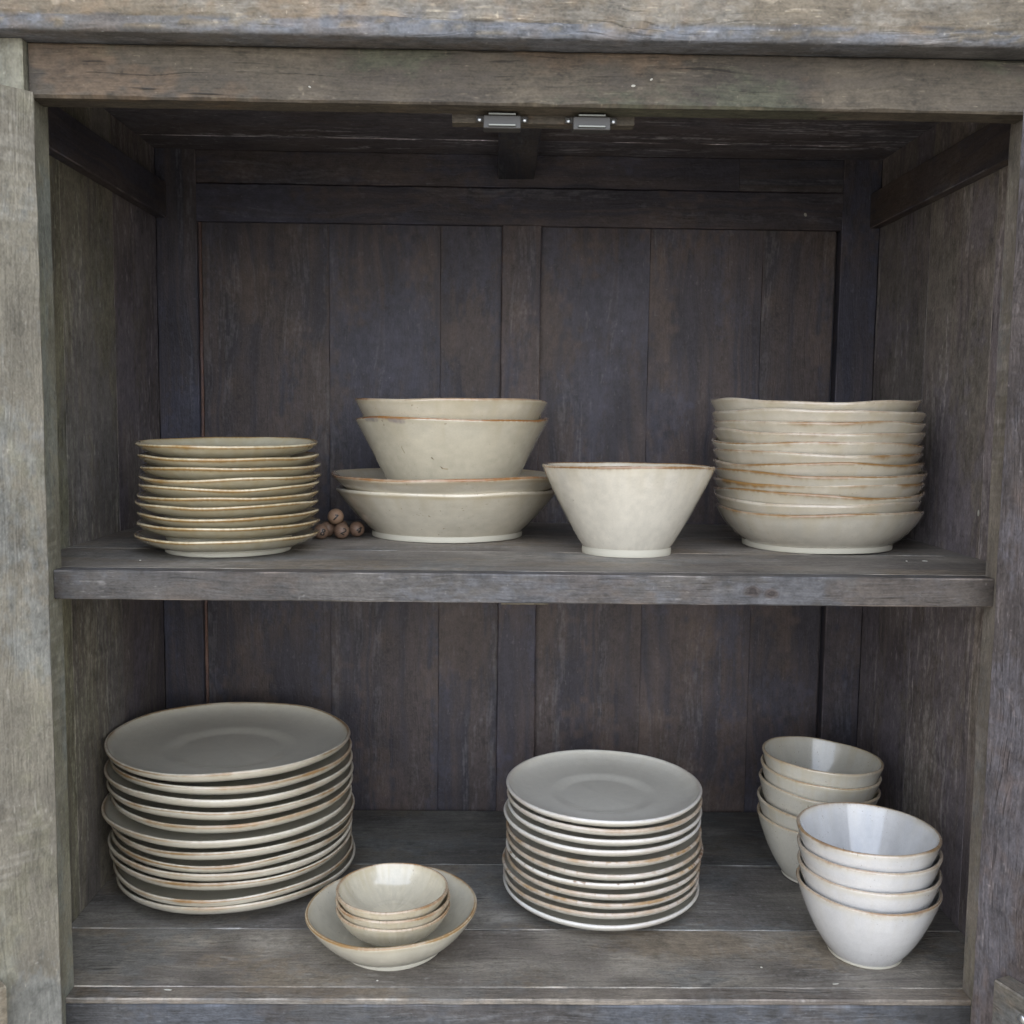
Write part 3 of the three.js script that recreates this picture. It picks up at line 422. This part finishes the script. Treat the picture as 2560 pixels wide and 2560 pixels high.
stack([[0.3525, -0.2826, 0.1743, 0.1236, -0.012, -0.0038], [0.3559, -0.2803, 0.1623, 0.125, -0.0022, -0.0007], [0.3565, -0.2811, 0.1504, 0.1245, -0.0024, -0.0008], [0.357, -0.2823, 0.1383, 0.1238, -0.0011, 0.0004], [0.3572, -0.2825, 0.1264, 0.1236, -0.0036, -0.0011], [0.3574, -0.283, 0.1151, 0.1234, -0.0029, 0.0006], [0.359, -0.2825, 0.103, 0.1236, -0.0006, 0.0043], [0.3608, -0.2809, 0.0915, 0.1246, 0.0046, 0.0031], [0.3598, -0.2836, 0.0801, 0.123, -0.0041, 0.003], [0.3596, -0.2834, 0.0689, 0.1231, -0.0028, 0.0009], [0.3592, -0.2848, 0.0587, 0.1222, -0.0017, 0.0056], [0.362, -0.2832, 0.0466, 0.1232, 0.0005, 0.0085]],
  'pasta_bowl', HS, 'shallow_bowl', 'bowl', 'wavy shallow bowls stacked on the middle shelf', (i, n) => 'shallow beige bowl with wavy rim, ' + nth(i, n) + ' in the upper right stack', (i) => GD[[3, 3, 0, 3, 1, 0, 2, 1, 2, 1, 3, 0][i]], (i) => ({ wave: i === 0 ? 1.5 : 1 }));
stack([[-0.3633, -0.3064, 0.1838, 0.1488, -0.0175, 0.0051], [-0.3594, -0.3084, 0.1666, 0.1478, -0.006, 0.013], [-0.3613, -0.3042, 0.1548, 0.15, -0.0117, 0.0053], [-0.3595, -0.3055, 0.1385, 0.1493, -0.0042, 0.0101], [-0.3581, -0.3088, 0.1217, 0.1475, 0.0002, 0.0132], [-0.3627, -0.301, 0.109, 0.1516, -0.0166, 0.0066], [-0.3577, -0.3057, 0.0907, 0.1492, 0.005, 0.0178], [-0.3594, -0.309, 0.0743, 0.1474, -0.0085, 0.0147], [-0.3606, -0.3062, 0.0657, 0.1489, -0.0116, 0.0161], [-0.3609, -0.3071, 0.0537, 0.1484, -0.0042, 0.0229], [-0.3582, -0.3077, 0.0357, 0.1481, 0.0032, 0.0158], [-0.3553, -0.309, 0.0242, 0.1476, 0.0203, 0.0116]],
  'dinner_plate', 0, 'dinner_plate', 'plate', 'dinner plates stacked in the lower compartment', (i, n) => 'large grey-cream dinner plate, ' + nth(i, n) + ' in the lower left stack', GE);
stack([[-0.1425, -0.1361, 0.0448, 0.0939, 0.034, -0.0181]],
  'dip_plate', 0, 'shallow_dish', 'bowl', null, () => 'shallow brown-rimmed dish holding three small nested bowls on the lower floor', [GF[0]]);
stack([[-0.1418, -0.1367, 0.0656, 0.0616, 0.0023, -0.0011], [-0.1409, -0.1358, 0.0563, 0.0626, 0.0052, 0.0015], [-0.1408, -0.1356, 0.0468, 0.0629, 0.0028, 0.0021]],
  'dip_bowl', 0, 'small_bowl', 'bowl', 'small bowls nested in the shallow dish', (i) => ['topmost', 'middle', 'lowest'][i] + ' of three small cream bowls nested in the shallow dish', [GF[1]]);
stack([[0.1046, -0.2601, 0.1407, 0.119, -0.0055, -0.013], [0.1053, -0.2597, 0.1288, 0.1193, -0.0064, 0.0058], [0.106, -0.2609, 0.1152, 0.1185, -0.0063, 0.0095], [0.1029, -0.258, 0.1057, 0.1203, -0.0114, 0.006], [0.1052, -0.2597, 0.0897, 0.1193, 0.0048, 0.017], [0.1055, -0.2594, 0.0766, 0.1195, 0.0041, 0.009], [0.1063, -0.258, 0.0664, 0.1204, 0.0103, 0.0128], [0.1055, -0.2599, 0.053, 0.1192, 0.0033, 0.0081], [0.1022, -0.2577, 0.0445, 0.1206, -0.0103, -0.0002], [0.1028, -0.2584, 0.0319, 0.1201, 0.0029, 0.006], [0.1028, -0.2578, 0.0201, 0.1205, -0.0063, -0.0035]],
  'side_plate', 0, 'side_plate', 'plate', 'side plates stacked in the lower compartment', (i, n) => 'mid-size plate with whitish rim, ' + nth(i, n) + ' in the lower centre stack', (i) => GG[[0, 1, 0, 0, 2, 1, 3, 1, 2, 1, 0][i]], (i) => i === 6 ? { turn: 0 } : {});
stack([[0.3833, -0.1269, 0.1399, 0.0754, -0.0068, 0], [0.3843, -0.1264, 0.1213, 0.0759, 0.0007, 0.0072], [0.3858, -0.1266, 0.0996, 0.0757, 0.0007, 0.0008], [0.3854, -0.1252, 0.08, 0.0769, -0.0047, -0.0072]],
  'rice_bowl', 0, 'rice_bowl', 'bowl', 'white rice bowls in the front right stack', (i, n) => 'off-white glossy bowl, ' + nth(i, n) + ' in the front stack of four at lower right', GI);
stack([[0.3917, -0.3144, 0.1595, 0.0756, -0.065, 0.012], [0.3901, -0.3146, 0.1421, 0.0754, -0.068, 0.0028], [0.3888, -0.3146, 0.1233, 0.0754, -0.062, 0.0046], [0.3878, -0.3143, 0.0993, 0.0757, -0.05, -0.001], [0.3872, -0.3132, 0.0805, 0.0748, -0.03, -0.0011]],
  'rice_bowl', 0, 'rice_bowl', 'bowl', 'rice bowls in the rear right stack', (i, n) => 'grey-white bowl, ' + nth(i, n) + ' in the tilted rear stack of five', GH);

// ---------------------------------------------------------------- wooden balls with burnt-in figures
function ball(x, y, z, r, digit, label, seed, roll, yaw = 0, pitch = 0) {
  const c = document.createElement('canvas'); c.width = 512; c.height = 256; const k = c.getContext('2d'), q = rng(seed);
  k.fillStyle = digit === '1' ? '#96785f' : '#6b5342'; k.fillRect(0, 0, 512, 256);
  for (let i = 0; i < 260; i++) { k.strokeStyle = q() < 0.5 ? 'rgba(110,84,70,0.16)' : 'rgba(178,150,130,0.14)'; k.lineWidth = 0.6 + 2.2 * q(); const y0 = q() * 256; k.beginPath(); k.moveTo(0, y0); k.bezierCurveTo(170, y0 + 14 * (q() - 0.5), 340, y0 + 14 * (q() - 0.5), 512, y0); k.stroke(); }
  if (digit) { k.fillStyle = '#0e0805'; k.font = 'bold 104px sans-serif'; k.textAlign = 'center'; k.textBaseline = 'middle'; k.fillText(digit, 128, 128); }
  const t = new THREE.CanvasTexture(c); t.colorSpace = THREE.SRGBColorSpace;
  const o = mesh(numbered('wooden_ball'), new THREE.SphereGeometry(r, 40, 28), new THREE.MeshStandardMaterial({ name: 'turned_wood', map: t, roughness: 0.5 }), scene);
  o.position.set(x, y, z); o.rotation.set(pitch, yaw, roll, 'YXZ');
  o.userData = { label, category: 'ball', group: 'wooden balls behind the small plates' };
}
const br = 0.0097;
ball(-0.2222, HS + br, -0.304, br, '2', 'brown wooden ball marked 2, on the shelf beneath the ball marked 1', 1, -0.5, 0.45);
ball(-0.2065, HS + br, -0.3262, br, '4', 'brown wooden ball marked 4, beside the foot of the wide bowl', 2, -0.5, 0.5);
ball(-0.2466, HS + 0.0094, -0.2975, 0.0094, '8', 'reddish wooden ball marked 8, half hidden by the small plates', 3, -0.4, 0.45);
ball(-0.2430, HS + br, -0.3236, br, '', 'shaded wooden ball without visible mark, behind balls 8 and 2', 4, 0.3);
ball(-0.2285, HS + br, -0.3400, br, '', 'dark wooden ball lying farthest back in the little heap', 5, 0.9);
ball(-0.2316, HS + 0.0262, -0.3170, 0.0100, '1', 'pale brown wooden ball marked 1, on top of the heap', 6, -0.75, 0.15);

renderer.render(scene, camera);
